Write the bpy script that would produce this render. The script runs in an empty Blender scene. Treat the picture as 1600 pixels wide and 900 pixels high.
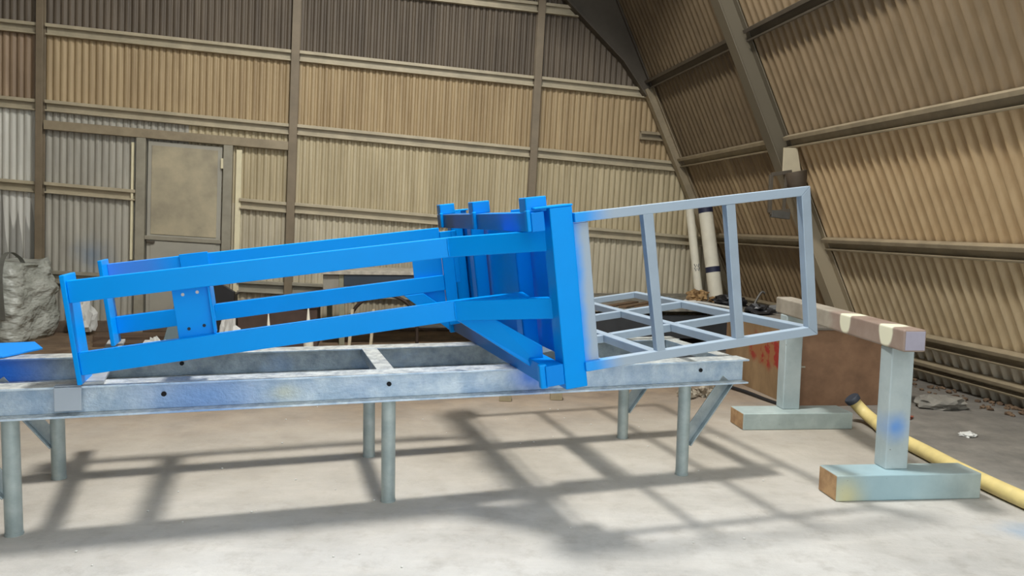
import bpy, bmesh, math, random
from mathutils import Vector, Matrix, noise
random.seed(7)
SC = bpy.context.scene
COL = SC.collection
V = Vector

# ------------------------------------------------------------------ camera
F_PX = 1200.0
H_CAM = 1.6
pitch = math.radians(4.792); roll = math.atan(.02)
fw = V((0, math.cos(pitch), -math.sin(pitch)))
r0 = V((1, 0, 0)); u0 = r0.cross(fw)
cr = r0*math.cos(roll) + u0*math.sin(roll)
cu = -r0*math.sin(roll) + u0*math.cos(roll)
cam = bpy.data.cameras.new('camera'); camo = bpy.data.objects.new('camera', cam); COL.objects.link(camo)
M = Matrix(((cr.x, cu.x, -fw.x, 0), (cr.y, cu.y, -fw.y, 0), (cr.z, cu.z, -fw.z, H_CAM), (0, 0, 0, 1)))
camo.matrix_world = M
cam.sensor_width = 36; cam.lens = 36*F_PX/1600; cam.clip_start = .05; cam.clip_end = 200
SC.camera = camo

# ------------------------------------------------------------------ world, sun, exposure
SC.view_settings.view_transform = 'Standard'; SC.view_settings.look = 'None'
SC.view_settings.exposure = 0.0; SC.view_settings.gamma = 1; SC.view_settings.use_curve_mapping = False
wd = bpy.data.worlds.new('sky'); SC.world = wd; wd.use_nodes = True
bg = wd.node_tree.nodes['Background']
bg.inputs[0].default_value = (.90, .96, 1, 1); bg.inputs[1].default_value = 2.45
# one big lamp / skylight high over the table throws the soft spreading shadows
sl = bpy.data.lights.new('high_bay_lamp', 'AREA'); sl.shape = 'DISK'; sl.size = .75; sl.energy = 560; sl.color = (1, .97, .92)
so = bpy.data.objects.new('high_bay_lamp', sl); COL.objects.link(so)
so.location = (-.62, 5.10, 7.3)

# ------------------------------------------------------------------ materials
def nodes(name):
    m = bpy.data.materials.new(name); m.use_nodes = True
    nt = m.node_tree; b = nt.nodes['Principled BSDF']
    return m, nt, b
def lin(c):
    return tuple((x/12.92 if x <= .04045 else ((x+.055)/1.055)**2.4) for x in c)
def s8(r, g, b): return lin((r/255, g/255, b/255))
def mix(nt, fac, a, b):
    n = nt.nodes.new('ShaderNodeMix'); n.data_type = 'RGBA'
    for i, v in ((0, fac), (6, a), (7, b)):
        if hasattr(v, 'is_linked') or hasattr(v, 'links'): nt.links.new(v, n.inputs[i])
        else:
            n.inputs[i].default_value = v if i == 0 else (*v, 1)
    return n.outputs[2]
def coords(nt, scale=(1, 1, 1)):
    t = nt.nodes.new('ShaderNodeTexCoord'); mp = nt.nodes.new('ShaderNodeMapping')
    mp.inputs['Scale'].default_value = scale
    nt.links.new(t.outputs['Object'], mp.inputs['Vector'])
    return mp.outputs[0]
def nz(nt, vec, scale, detail=5, rough=.6, lo=.35, hi=.65):
    n = nt.nodes.new('ShaderNodeTexNoise'); n.inputs['Scale'].default_value = scale
    n.inputs['Detail'].default_value = detail; n.inputs['Roughness'].default_value = rough
    nt.links.new(vec, n.inputs['Vector'])
    r = nt.nodes.new('ShaderNodeMapRange'); r.inputs[1].default_value = lo; r.inputs[2].default_value = hi
    nt.links.new(n.outputs['Fac'], r.inputs[0])
    return r.outputs[0]
def bump(nt, b, h, strength=.3, dist=.01):
    n = nt.nodes.new('ShaderNodeBump'); n.inputs['Strength'].default_value = strength; n.inputs['Distance'].default_value = dist
    nt.links.new(h, n.inputs['Height']); nt.links.new(n.outputs[0], b.inputs['Normal'])
def mul(nt, a, k):
    n = nt.nodes.new('ShaderNodeMath'); n.operation = 'MULTIPLY'; nt.links.new(a, n.inputs[0])
    if hasattr(k, 'links'): nt.links.new(k, n.inputs[1])
    else: n.inputs[1].default_value = k
    return n.outputs[0]
def simple(name, c, rough=.5, metal=0, var=.15, scale=6, dark=None, bmp=0, sc=(1, 1, 1)):
    m, nt, b = nodes(name)
    v = coords(nt, sc); f = nz(nt, v, scale)
    d = dark or tuple(x*(1-var) for x in c)
    nt.links.new(mix(nt, f, d, c), b.inputs['Base Color'])
    b.inputs['Roughness'].default_value = rough; b.inputs['Metallic'].default_value = metal
    if bmp: bump(nt, b, nz(nt, v, scale*6, 4, .6, .2, .8), bmp, .004)
    return m
def ramp_along(nt, axis, a, b, wob=0, wscale=8):
    """0..1 ramp of the object position along an axis, from a to b"""
    t = nt.nodes.new('ShaderNodeTexCoord')
    d = nt.nodes.new('ShaderNodeVectorMath'); d.operation = 'DOT_PRODUCT'; d.inputs[1].default_value = axis
    nt.links.new(t.outputs['Object'], d.inputs[0])
    src = d.outputs['Value']
    if wob:
        n = nt.nodes.new('ShaderNodeTexNoise'); n.inputs['Scale'].default_value = wscale; n.inputs['Detail'].default_value = 3
        nt.links.new(t.outputs['Object'], n.inputs['Vector'])
        ma = nt.nodes.new('ShaderNodeMath'); ma.operation = 'MULTIPLY_ADD'; ma.inputs[1].default_value = wob
        nt.links.new(n.outputs['Fac'], ma.inputs[0]); nt.links.new(src, ma.inputs[2]); src = ma.outputs[0]
    r = nt.nodes.new('ShaderNodeMapRange'); r.interpolation_type = 'SMOOTHSTEP'
    r.inputs[1].default_value = a; r.inputs[2].default_value = b
    nt.links.new(src, r.inputs[0]); return r.outputs[0]
def blob(nt, center, rad, soft, vecscale=(1, 1, 1), wob=0):
    t = nt.nodes.new('ShaderNodeTexCoord')
    s = nt.nodes.new('ShaderNodeVectorMath'); s.operation = 'SUBTRACT'; s.inputs[1].default_value = center
    nt.links.new(t.outputs['Object'], s.inputs[0])
    m = nt.nodes.new('ShaderNodeVectorMath'); m.operation = 'MULTIPLY'; m.inputs[1].default_value = vecscale
    nt.links.new(s.outputs[0], m.inputs[0])
    l = nt.nodes.new('ShaderNodeVectorMath'); l.operation = 'LENGTH'; nt.links.new(m.outputs[0], l.inputs[0])
    src = l.outputs['Value']
    if wob:
        n = nt.nodes.new('ShaderNodeTexNoise'); n.inputs['Scale'].default_value = 5; n.inputs['Detail'].default_value = 4
        nt.links.new(t.outputs['Object'], n.inputs['Vector'])
        ma = nt.nodes.new('ShaderNodeMath'); ma.operation = 'MULTIPLY_ADD'; ma.inputs[1].default_value = wob
        nt.links.new(n.outputs['Fac'], ma.inputs[0]); nt.links.new(src, ma.inputs[2]); src = ma.outputs[0]
    r = nt.nodes.new('ShaderNodeMapRange'); r.interpolation_type = 'SMOOTHSTEP'
    r.inputs[1].default_value = rad+soft; r.inputs[2].default_value = rad
    nt.links.new(src, r.inputs[0]); return r.outputs[0]

def sheet_mat(name, c, dirt, rough=.45, streak=1.0, extra=None):
    m, nt, b = nodes(name)
    v1 = coords(nt, (6, 6, .5)); v2 = coords(nt, (1, 1, 1))
    col = mix(nt, nz(nt, v1, 1.2, 5, .6, .3, .72), dirt, c)
    f = mul(nt, nz(nt, v2, .9, 5, .65, .5, .75), .55*streak)
    col = mix(nt, f, col, tuple(x*.62 for x in dirt))
    if extra:
        for (cen, rad, soft, vs, ec) in extra:
            col = mix(nt, blob(nt, cen, rad, soft, vs, .25), col, ec)
    nt.links.new(col, b.inputs['Base Color'])
    b.inputs['Roughness'].default_value = rough; b.inputs['Metallic'].default_value = .08
    return m

# ------------------------------------------------------------------ mesh builder
class MB:
    def __init__(s): s.v = []; s.f = []; s.smooth = []
    def add(s, vs, fs, smooth=False):
        o = len(s.v); s.v += [V(x) for x in vs]; s.f += [tuple(i+o for i in f) for f in fs]; s.smooth += [smooth]*len(fs)
        return s
    def prism(s, loop, ext):
        """polygon loop of points swept along ext"""
        n = len(loop); loop = [V(p) for p in loop]; ext = V(ext)
        vs = loop + [p+ext for p in loop]
        fs = [tuple(range(n-1, -1, -1)), tuple(range(n, 2*n))] + [(i, (i+1) % n, (i+1) % n+n, i+n) for i in range(n)]
        return s.add(vs, fs)
    def box(s, c, a, b, d):
        """corner c and three edge vectors"""
        c, a, b, d = V(c), V(a), V(b), V(d)
        return s.prism([c, c+a, c+a+b, c+b], d)
    def aabox(s, x0, x1, y0, y1, z0, z1):
        return s.box((x0, y0, z0), (x1-x0, 0, 0), (0, y1-y0, 0), (0, 0, z1-z0))
    def bar(s, p0, p1, w, h, up=(0, 0, 1)):
        p0, p1 = V(p0), V(p1); d = (p1-p0).normalized(); x = d.cross(V(up)).normalized(); y = x.cross(d)
        return s.box(p0-x*w/2-y*h/2, x*w, y*h, p1-p0)
    def tube(s, pts, r, n=16, caps=True):
        pts = [V(p) for p in pts]; rings = []
        ref = None
        for i, p in enumerate(pts):
            d = (pts[min(i+1, len(pts)-1)]-pts[max(i-1, 0)]).normalized()
            if ref is None:
                ref = d.orthogonal().normalized()
            ref = (ref-d*ref.dot(d)).normalized(); y = d.cross(ref)
            rr = r[i] if isinstance(r, (list, tuple)) else r
            rings.append([p+(ref*math.cos(2*math.pi*k/n)+y*math.sin(2*math.pi*k/n))*rr for k in range(n)])
        vs = [p for ring in rings for p in ring]; fs = []
        for i in range(len(pts)-1):
            for k in range(n):
                fs.append((i*n+k, i*n+(k+1) % n, (i+1)*n+(k+1) % n, (i+1)*n+k))
        s.add(vs, fs, True)
        if caps:
            s.add(rings[0], [tuple(range(n-1, -1, -1))]); s.add(rings[-1], [tuple(range(n))])
        return s
    def build(s, name, mat, parent=None, bevel=0, seg=2):
        org = parent_world(parent) if parent else V((0, 0, 0))
        me = bpy.data.meshes.new(name)
        bm = bmesh.new()
        bv = [bm.verts.new(p-org) for p in s.v]
        for f, sm in zip(s.f, s.smooth):
            try:
                fc = bm.faces.new([bv[i] for i in f]); fc.smooth = sm
            except ValueError: pass
        bmesh.ops.recalc_face_normals(bm, faces=bm.faces)
        bm.to_mesh(me); bm.free()
        o = bpy.data.objects.new(name, me); COL.objects.link(o)
        if mat: me.materials.append(mat)
        if parent: o.parent = parent
        if bevel:
            b = o.modifiers.new('bevel', 'BEVEL'); b.width = bevel; b.segments = seg; b.limit_method = 'ANGLE'
            b.angle_limit = math.radians(40)
        return o
def parent_world(p):
    r = V((0, 0, 0))
    while p: r += p.location; p = p.parent
    return r
def thing(name, loc, label, cat, group=None):
    o = bpy.data.objects.new(name, None); COL.objects.link(o); o.location = loc; o.empty_display_size = .1
    return tag(o, label, cat, group)
def tag(o, label=None, cat=None, group=None, kind=None):
    if label: o['label'] = label
    if cat: o['category'] = cat
    if group: o['group'] = group
    if kind: o['kind'] = kind
    return o
def struct(o): o['kind'] = 'structure'; return o
def solo(o, loc):
    """move a mesh object's origin to loc (its base)"""
    loc = V(loc); o.data.transform(Matrix.Translation(-loc)); o.location = loc; return o

# ------------------------------------------------------------------ shed frames of reference
K = V((3.762, 12.237, 0))                       # the corner where the gable meets the leaning side
aw = math.radians(100.2)
D = V((math.cos(aw), math.sin(aw), 0)); G = V((D.y, -D.x, 0)); Z = V((0, 0, 1))
LEAN = math.radians(25.3)
VW = -math.sin(LEAN)*G + math.cos(LEAN)*Z       # up the leaning side
NW = -(math.cos(LEAN)*G + math.sin(LEAN)*Z)     # its inward normal
def GP(u, v, n=0): return K + G*(u+.035*(v-2.8)) + Z*v - D*n
def RP(s, v, n=0): return K + D*s + VW*v + NW*n
GIRT = {0: (4.62, -.040), 1: (3.52, -.0505), 2: (2.455, -.0575), 3: (1.335, -.0610), 4: (.30, -.0450)}
def gz(i, u): return GIRT[i][0] + GIRT[i][1]*u
POSTS = (-10.25, -7.0, -3.55)
U0 = -12.4

# ------------------------------------------------------------------ floor
m, nt, b = nodes('concrete_floor')
v = coords(nt)
base = mix(nt, nz(nt, v, 1.1, 8, .62, .32, .68), s8(164, 163, 159), s8(202, 201, 197))
base = mix(nt, mul(nt, nz(nt, v, 7, 8, .7, .5, .78), .45), base, s8(120, 113, 104))
vs_ = coords(nt, (1.2, 5, 1)); base = mix(nt, mul(nt, nz(nt, vs_, 1.6, 7, .7, .5, .8), .35), base, s8(222, 217, 208))
soil = mix(nt, nz(nt, v, 3, 6, .65, .3, .7), s8(92, 74, 58), s8(140, 118, 92))
ft = ramp_along(nt, tuple(D), K.dot(D)-6.0, K.dot(D)-3.2, .9, 1.3)
dust = mix(nt, nz(nt, v, 2, 6, .6), s8(156, 145, 126), s8(180, 169, 150))
fd = ramp_along(nt, tuple(D), K.dot(D)-8.2, K.dot(D)-5.6, .9, 1.3)
base = mix(nt, mul(nt, fd, .65), base, dust)
base = mix(nt, ft, base, soil)
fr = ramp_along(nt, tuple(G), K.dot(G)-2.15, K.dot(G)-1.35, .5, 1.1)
grime_shade = mix(nt, nz(nt, v, 4, 8, .7, .3, .7), s8(86, 84, 80), s8(126, 122, 114))  # dark dirt plus the leaning wall's shade, both put into the floor colour
base = mix(nt, mul(nt, fr, .85), base, grime_shade)
spray = blob(nt, (2.95, 4.02, 0), .12, .35, (.75, 1.5, 1), .3)
base = mix(nt, mul(nt, spray, .55), base, s8(70, 140, 190))
nt.links.new(base, b.inputs['Base Color']); b.inputs['Roughness'].default_value = .85
bump(nt, b, nz(nt, v, 14, 8, .7, .2, .8), .35, .02)
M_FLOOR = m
mb = MB()
pts = [K+G*-13+D*.4, K+G*.6+D*.4, K+G*.6+D*-14.5, K+G*-13+D*-14.5]
mb.prism([p+V((0, 0, -.2)) for p in pts], (0, 0, .2))
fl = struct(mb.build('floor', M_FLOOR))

# ------------------------------------------------------------------ corrugated cladding
def corrugated(name, P, u0, u1, lo, hi, pitch, amp, mat, nv=6, duty=.3):
    n = max(2, int((u1-u0)/pitch*10)); vs = []; fs = []
    for i in range(n+1):
        u = u0+(u1-u0)*i/n; a, c = lo(u), hi(u)
        if c < a+.001: c = a+.001
        h = math.tanh(2.2*(math.sin(2*math.pi*u/pitch)+duty))
        for j in range(nv+1): vs.append(P(u, a+(c-a)*j/nv, amp*h))
    for i in range(n):
        for j in range(nv):
            q = i*(nv+1)+j; fs.append((q, q+nv+1, q+nv+2, q+1))
    mb = MB(); mb.add(vs, fs, True)
    return mb.build(name, mat)
EDGE = lambda u, v: min(v, max(.02, -(u)/.466+.12))
tan_c, tan_d = s8(186, 164, 126), s8(152, 130, 96)
MS = {
 'pale':  sheet_mat('pale galvanised sheet', s8(214, 212, 200), s8(184, 182, 170), .4, .4),
 'drip':  sheet_mat('pale sheet with grey drips', s8(216, 214, 204), s8(190, 188, 178), .4, .3),
 'grey':  sheet_mat('grey sheet', s8(184, 180, 166), s8(150, 146, 134), .45, .5,
            [((-5.75, 10.5, 1.05), .05, .45, (1, .3, 1), s8(130, 142, 152))]),
 'tan':   sheet_mat('tan dusty sheet', tan_c, tan_d, .5, .4),
 'olive': sheet_mat('olive dusty sheet', s8(202, 188, 154), s8(168, 154, 122), .5, .35),
 'stone': sheet_mat('stone dusty sheet', s8(208, 198, 172), s8(176, 166, 142), .5, .4),
 'brown': sheet_mat('brown sheet', s8(162, 138, 110), s8(122, 102, 80), .5, .5),
 'umber': sheet_mat('sooty brown sheet', s8(114, 102, 86), s8(88, 78, 66), .55, .6),  # darker sheets for the top rows
}
# grey paint drips on the lower left sheets
nt = MS['drip'].node_tree; b = nt.nodes['Principled BSDF']
old = b.inputs['Base Color'].links[0].from_socket
tc = nt.nodes.new('ShaderNodeTexCoord'); sp = nt.nodes.new('ShaderNodeSeparateXYZ'); nt.links.new(tc.outputs['Object'], sp.inputs[0])
dn = nt.nodes.new('ShaderNodeTexNoise'); dn.noise_dimensions = '1D'; dn.inputs['Scale'].default_value = 11; dn.inputs['Detail'].default_value = 1
nt.links.new(sp.outputs['X'], dn.inputs['W'])
ma = nt.nodes.new('ShaderNodeMath'); ma.operation = 'MULTIPLY_ADD'; ma.inputs[1].default_value = 2.2; ma.inputs[2].default_value = .35
nt.links.new(dn.outputs['Fac'], ma.inputs[0])
sb = nt.nodes.new('ShaderNodeMath'); sb.operation = 'SUBTRACT'; nt.links.new(ma.outputs[0], sb.inputs[0]); nt.links.new(sp.outputs['Z'], sb.inputs[1])
mr = nt.nodes.new('ShaderNodeMapRange'); mr.inputs[1].default_value = -.03; mr.inputs[2].default_value = .05; nt.links.new(sb.outputs[0], mr.inputs[0])
nt.links.new(mix(nt, mul(nt, mr.outputs[0], .8), old, s8(140, 138, 130)), b.inputs['Base Color'])
top = lambda u: 6.3
rows = [  # (u0, u1, lower girt, upper girt, material)
 (U0, POSTS[0], None, 3, 'drip'), (U0, POSTS[0], 3, 2, 'pale'), (U0, POSTS[0], 2, 1, 'brown'), (U0, POSTS[0], 1, 0, 'umber'), (U0, POSTS[0], 0, None, 'umber'),
 (POSTS[0], -8.4, None, 3, 'grey'), (POSTS[0], -8.4, 3, 2, 'grey'), (-8.4, POSTS[1], None, 3, 'stone'), (-8.4, POSTS[1], 3, 2, 'olive'), (POSTS[0], POSTS[1], 2, 1, 'tan'), (POSTS[0], POSTS[1], 1, 0, 'umber'), (POSTS[0], POSTS[1], 0, None, 'umber'),
 (POSTS[1], POSTS[2], None, 3, 'stone'), (POSTS[1], POSTS[2], 3, 2, 'olive'), (POSTS[1], POSTS[2], 2, 1, 'tan'), (POSTS[1], POSTS[2], 1, 0, 'umber'), (POSTS[1], POSTS[2], 0, None, 'umber'),
 (POSTS[2], .1, None, 3, 'stone'), (POSTS[2], .1, 3, 2, 'olive'), (POSTS[2], .1, 2, 1, 'tan'), (POSTS[2], .1, 1, 0, 'umber'), (POSTS[2], .1, 0, None, 'umber'),
]
def GPs(u, v, n): return GP(u, v, n)
wall_back = bpy.data.objects.new('wall_back', None); COL.objects.link(wall_back); struct(wall_back)
for (a, c, lo, hi, mt) in rows:
    flo = (lambda u: .12) if lo is None else (lambda u, i=lo: gz(i, u))
    fhi = (lambda u: 6.6) if hi is None else (lambda u, i=hi: gz(i, u))
    o = corrugated('cladding_sheet', GPs, a, c, flo, (lambda u, q=fhi: EDGE(u, q(u))), .088, .011, MS[mt], 6, .3)
    o.parent = wall_back

MR = {
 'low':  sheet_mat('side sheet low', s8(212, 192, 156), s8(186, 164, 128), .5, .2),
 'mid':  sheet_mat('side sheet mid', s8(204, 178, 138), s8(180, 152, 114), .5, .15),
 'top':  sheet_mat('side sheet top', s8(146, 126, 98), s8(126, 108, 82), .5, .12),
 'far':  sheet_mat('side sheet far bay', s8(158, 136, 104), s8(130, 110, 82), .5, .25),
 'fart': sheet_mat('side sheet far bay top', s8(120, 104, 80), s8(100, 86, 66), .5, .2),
 'foot': sheet_mat('side sheet foot', s8(214, 206, 186), s8(176, 166, 146), .5, .5),
}
for k in ('far',):      # a paler band where one sheet was left unpainted
    nt = MR[k].node_tree; b = nt.nodes['Principled BSDF']; old = b.inputs['Base Color'].links[0].from_socket
    f1 = ramp_along(nt, tuple(D), K.dot(D)-1.66, K.dot(D)-1.56, .02, 4); f2 = ramp_along(nt, tuple(D), K.dot(D)-1.40, K.dot(D)-1.46, .02, 4)
    nt.links.new(mix(nt, mul(nt, mul(nt, f1, f2), .4), old, s8(190, 168, 130)), b.inputs['Base Color'])
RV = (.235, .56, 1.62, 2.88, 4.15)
wall_right = bpy.data.objects.new('wall_right', None); COL.objects.link(wall_right); struct(wall_right)
F2 = -3.2; F3 = -7.6
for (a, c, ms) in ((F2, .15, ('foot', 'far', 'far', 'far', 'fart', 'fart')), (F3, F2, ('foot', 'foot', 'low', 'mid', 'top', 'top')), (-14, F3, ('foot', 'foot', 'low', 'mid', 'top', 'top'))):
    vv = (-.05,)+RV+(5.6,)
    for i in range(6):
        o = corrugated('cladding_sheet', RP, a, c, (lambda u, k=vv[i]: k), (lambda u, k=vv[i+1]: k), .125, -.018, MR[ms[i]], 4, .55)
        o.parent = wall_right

# ------------------------------------------------------------------ girts, posts, rafters (steel structure of the shed)
M_STEEL = simple('dusty structural steel', s8(160, 146, 120), .5, .1, .25, 5)
M_GIRT = simple('pale dusty girt', s8(190, 178, 150), .5, .1, .22, 4)
M_POST = simple('post steel', s8(134, 120, 98), .5, .1, .2, 4)
M_STEELD = simple('dark sooty structural steel', s8(92, 84, 72), .55, .2, .2, 5)
M_STEELG = simple('grey structural steel', s8(164, 158, 140), .5, .2, .2, 5)
tn = [0]
def trim(mb, mat, bevel=.004):
    tn[0] += 1
    return struct(mb.build('trim_%d' % tn[0], mat, None, bevel))
def cee(mb, p0, p1, up, nin, h=.15, dep=.06, t=.01, lip=.045):
    """a lipped channel girt from p0 to p1, open to the room"""
    p0, p1, up, nin = V(p0), V(p1), V(up), V(nin); L = p1-p0
    mb.box(p0-up*h/2, L, up*h, nin*t)
    mb.box(p0-up*h/2, L, up*t, nin*dep)
    mb.box(p0+up*(h/2-t), L, up*t, nin*dep)
    mb.box(p0+up*(h/2-lip)+nin*dep, L, up*lip, nin*t)
    mb.box(p0-up*h/2+nin*dep, L, up*.022, nin*t)
gb = [U0]+list(POSTS)
NB = -D
for i in range(4):
    for k, (a, c) in enumerate(zip([U0]+list(POSTS), list(POSTS)+[None])):
        if c is None:
            c = -.466*gz(i, -1.2)/(1-.466*.05) - .02
        spans = [(a, c)]
        if i == 3 and k == 1: spans = [(a, -9.0), (-7.75, c)]
        for (a2, c2) in spans:
            mb = MB(); cee(mb, GP(a2+.05, gz(i, a2), .014), GP(c2-.05, gz(i, c2), .014), Z, NB)
            trim(mb, M_GIRT)
for k, (a, c) in enumerate(((U0, POSTS[0]), (POSTS[0], -9.0), (-7.75, POSTS[1]), (POSTS[1], POSTS[2]), (POSTS[2], -.12))):
    mb = MB(); cee(mb, GP(a+.05, gz(4, a), .014), GP(c-.05, gz(4, c), .014), Z, NB, .17); trim(mb, M_STEELG)
mb = MB(); cee(mb, GP(-1.9, 2.98, .014), GP(-1.42, 2.96, .014), Z, NB, .13); trim(mb, M_STEEL)
for u in POSTS:
    mb = MB()
    w = .11 if u > -10 else .085
    zt = 6.2 if u < -4 else 5.9
    p0, p1 = GP(u, 0, .02), GP(u, zt, .02)
    mb.box(p0-G*w/2+NB*.10, p1-p0, G*w, NB*.012)
    mb.box(p0-G*.005, p1-p0, G*.01, NB*.10)
    mb.box(p0-G*w/2, p1-p0, G*w, NB*.012)
    trim(mb, M_POST)
# head beam over the personnel door, door posts
hb = lambda u: 2.62 - .052*(u+7.0)
mb = MB(); mb.box(GP(-10.2, hb(-10.2)-.06, .02), GP(-7.04, hb(-7.04)-.06, .02)-GP(-10.2, hb(-10.2)-.06, .02), Z*.12, NB*.09); trim(mb, M_STEEL)
M_CREAM = simple('cream flashing', s8(232, 222, 186), .5, 0, .1, 6)
for (u, w, mt, z1) in ((-8.99, .12, M_STEELG, hb(-8.99)-.06), (-7.86, .12, M_STEELG, hb(-7.86)-.06)):
    mb = MB(); mb.box(GP(u-w/2, 0, .02), GP(u-w/2, z1, .02)-GP(u-w/2, 0, .02), G*w, NB*.085); trim(mb, mt)
mb = MB(); mb.box(GP(-7.76, 0, .02), GP(-7.76, 2.55, .02)-GP(-7.76, 0, .02), G*.075, NB*.03); trim(mb, M_CREAM)
mb = MB(); mb.box(GP(-9.12, 1.0, .02), GP(-9.12, 2.6, .02)-GP(-9.12, 1.0, .02), G*.03, NB*.05); trim(mb, M_CREAM)
# kerb under the gable sheets
M_KERB = simple('dirty kerb', s8(112, 96, 80), .9, 0, .35, 5, bmp=.3)
mb = MB(); mb.box(GP(U0, 0, -.03), GP(-.1, 0, -.03)-GP(U0, 0, -.03), Z*.15, NB*.12); trim(mb, M_KERB, .01)
# door
door = bpy.data.objects.new('door_1', None); COL.objects.link(door); struct(door); door.location = GP(-8.4, 0, .04)
M_DOOR = simple('dusty door skin', s8(192, 180, 150), .55, .1, .16, 1.6, dark=s8(150, 142, 122))
M_DOOR2 = simple('grey door skin', s8(172, 168, 154), .55, .1, .14, 1.6)
def slab(mb, u0, u1, v0, v1, n0, n1):
    mb.prism([GP(u0, v0, n0), GP(u1, v0-.05*(u1-u0), n0), GP(u1, v1-.05*(u1-u0), n0), GP(u0, v1, n0)], NB*(n1-n0))
mb = MB(); slab(mb, -8.91, -7.945, .1, hb(-8.91)-.09, .03, .055); mb.build('door_leaf', M_DOOR2, door, .004)
mb = MB(); slab(mb, -8.86, -8.0, 1.36, hb(-8.9)-.15, .055, .066); mb.build('upper_panel', M_DOOR, door, .004)
mb = MB(); slab(mb, -8.86, -8.0, .16, 1.27, .055, .064); mb.build('lower_panel', M_DOOR2, door, .004)
mb = MB(); slab(mb, -8.93, -7.93, 1.285, 1.34, .055, .085); mb.build('mid_rail', M_STEELG, door, .004)
mb = MB(); slab(mb, -7.955, -7.92, 2.28, 2.42, .055, .10); tag(mb.build('door_hinge', M_CREAM, door, .004), 'pale hinge plate')
mb = MB(); slab(mb, -8.9, -8.8, 1.24, 1.27, .064, .10); mb.build('door_handle', M_STEELD, door, .004)

# right side girts and rafters
for j, v in enumerate(RV):
    for (a, c) in ((F2, -.05), (F3, F2), (-13.9, F3)):
        mb = MB(); cee(mb, RP(a+.06, v, .02), RP(c-.06, v, .02), VW, NW, .14 if j else .12); trim(mb, M_STEEL if j < 4 else M_STEELD)
def rafter(s, v1, mat, wid=.17, dep=.2):
    mb = MB(); p0, p1 = RP(s, 0, .025), RP(s, v1, .025)
    mb.box(p0-D*wid/2+NW*dep, p1-p0, D*wid, NW*.014)
    mb.box(p0-D*.006, p1-p0, D*.012, NW*dep)
    mb.box(p0-D*wid/2, p1-p0, D*wid, NW*.014)
    return mb
m, nt, b = nodes('rafter steel pale below dark above')
rf = ramp_along(nt, (0, 0, 1), 1.6, 2.9, .5, 2)  # steel colour darkens with height
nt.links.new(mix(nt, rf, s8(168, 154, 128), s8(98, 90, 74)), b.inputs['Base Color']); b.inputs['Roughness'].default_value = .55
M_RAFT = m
trim(rafter(F2, 5.5, M_STEEL), M_RAFT)
trim(rafter(F3, 5.5, M_STEEL), M_RAFT)
mb = rafter(-.16, 4.1, M_STEEL, .13, .12); trim(mb, M_STEEL)
# haunch of the gable frame, dark
mb = MB()
mb.prism([RP(-.1, 4.05, .02), RP(-.1, 4.05, .15), RP(-.1, 4.6, .27), RP(-.1, 6.2, .9), RP(-.1, 6.2, .02)], -D*.02)
mb.prism([RP(-.02, 4.05, .15), RP(-.02, 4.6, .27), RP(-.02, 6.2, .9), RP(-.02, 6.2, .94), RP(-.02, 4.6, .29), RP(-.02, 4.0, .165)], -D*.16)
trim(mb, M_STEELD)
mb = MB(); mb.box(RP(-.02, 4.1, .02), VW*2.1, -D*.16, NW*.02); trim(mb, M_STEELD)

# unseen roof added for shading: solid cladding over the far bays and the left slope, the near right slope is open to the sky
M_ROOF = sheet_mat('roof sheet', s8(120, 106, 88), s8(92, 80, 64), .6, .5)
RIDGE = GP(-6.6, 0)
def rp(u, z, s): return K+G*u+Z*z+D*s
eave = RP(0, 5.55)-K; ue, ze = eave.dot(G), eave.z
mb = MB()
mb.prism([rp(ue, ze, .2), rp(-6.5, 7.3, .2), rp(-6.5, 7.36, .2), rp(ue, ze+.06, .2)], D*-4.2)
mb.prism([rp(-6.5, 7.3, .2), rp(-13+2.4, 5.0, .2), rp(-13+2.4, 5.06, .2), rp(-6.5, 7.36, .2)], D*-14.2)
struct(mb.build('shade_ceiling', M_ROOF))
mb = MB(); mb.prism([rp(-13+2.4, 5.0, .2), rp(-12.9, 0, .2), rp(-12.96, 0, .2), rp(-13+2.34, 5.0, .2)], D*-14.2)
struct(mb.build('wall_left', M_ROOF))

mb = MB(); mb.prism([rp(-12.9, 0, -13.2), rp(-6.9, 0, -13.2), rp(-6.9, 5.6, -13.2), rp(-10.6, 5.6, -13.2)], D*-.06)  # added unseen wall behind the camera, keeps light off left-facing sides
struct(mb.build('shade_wall_front', M_ROOF))

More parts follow.
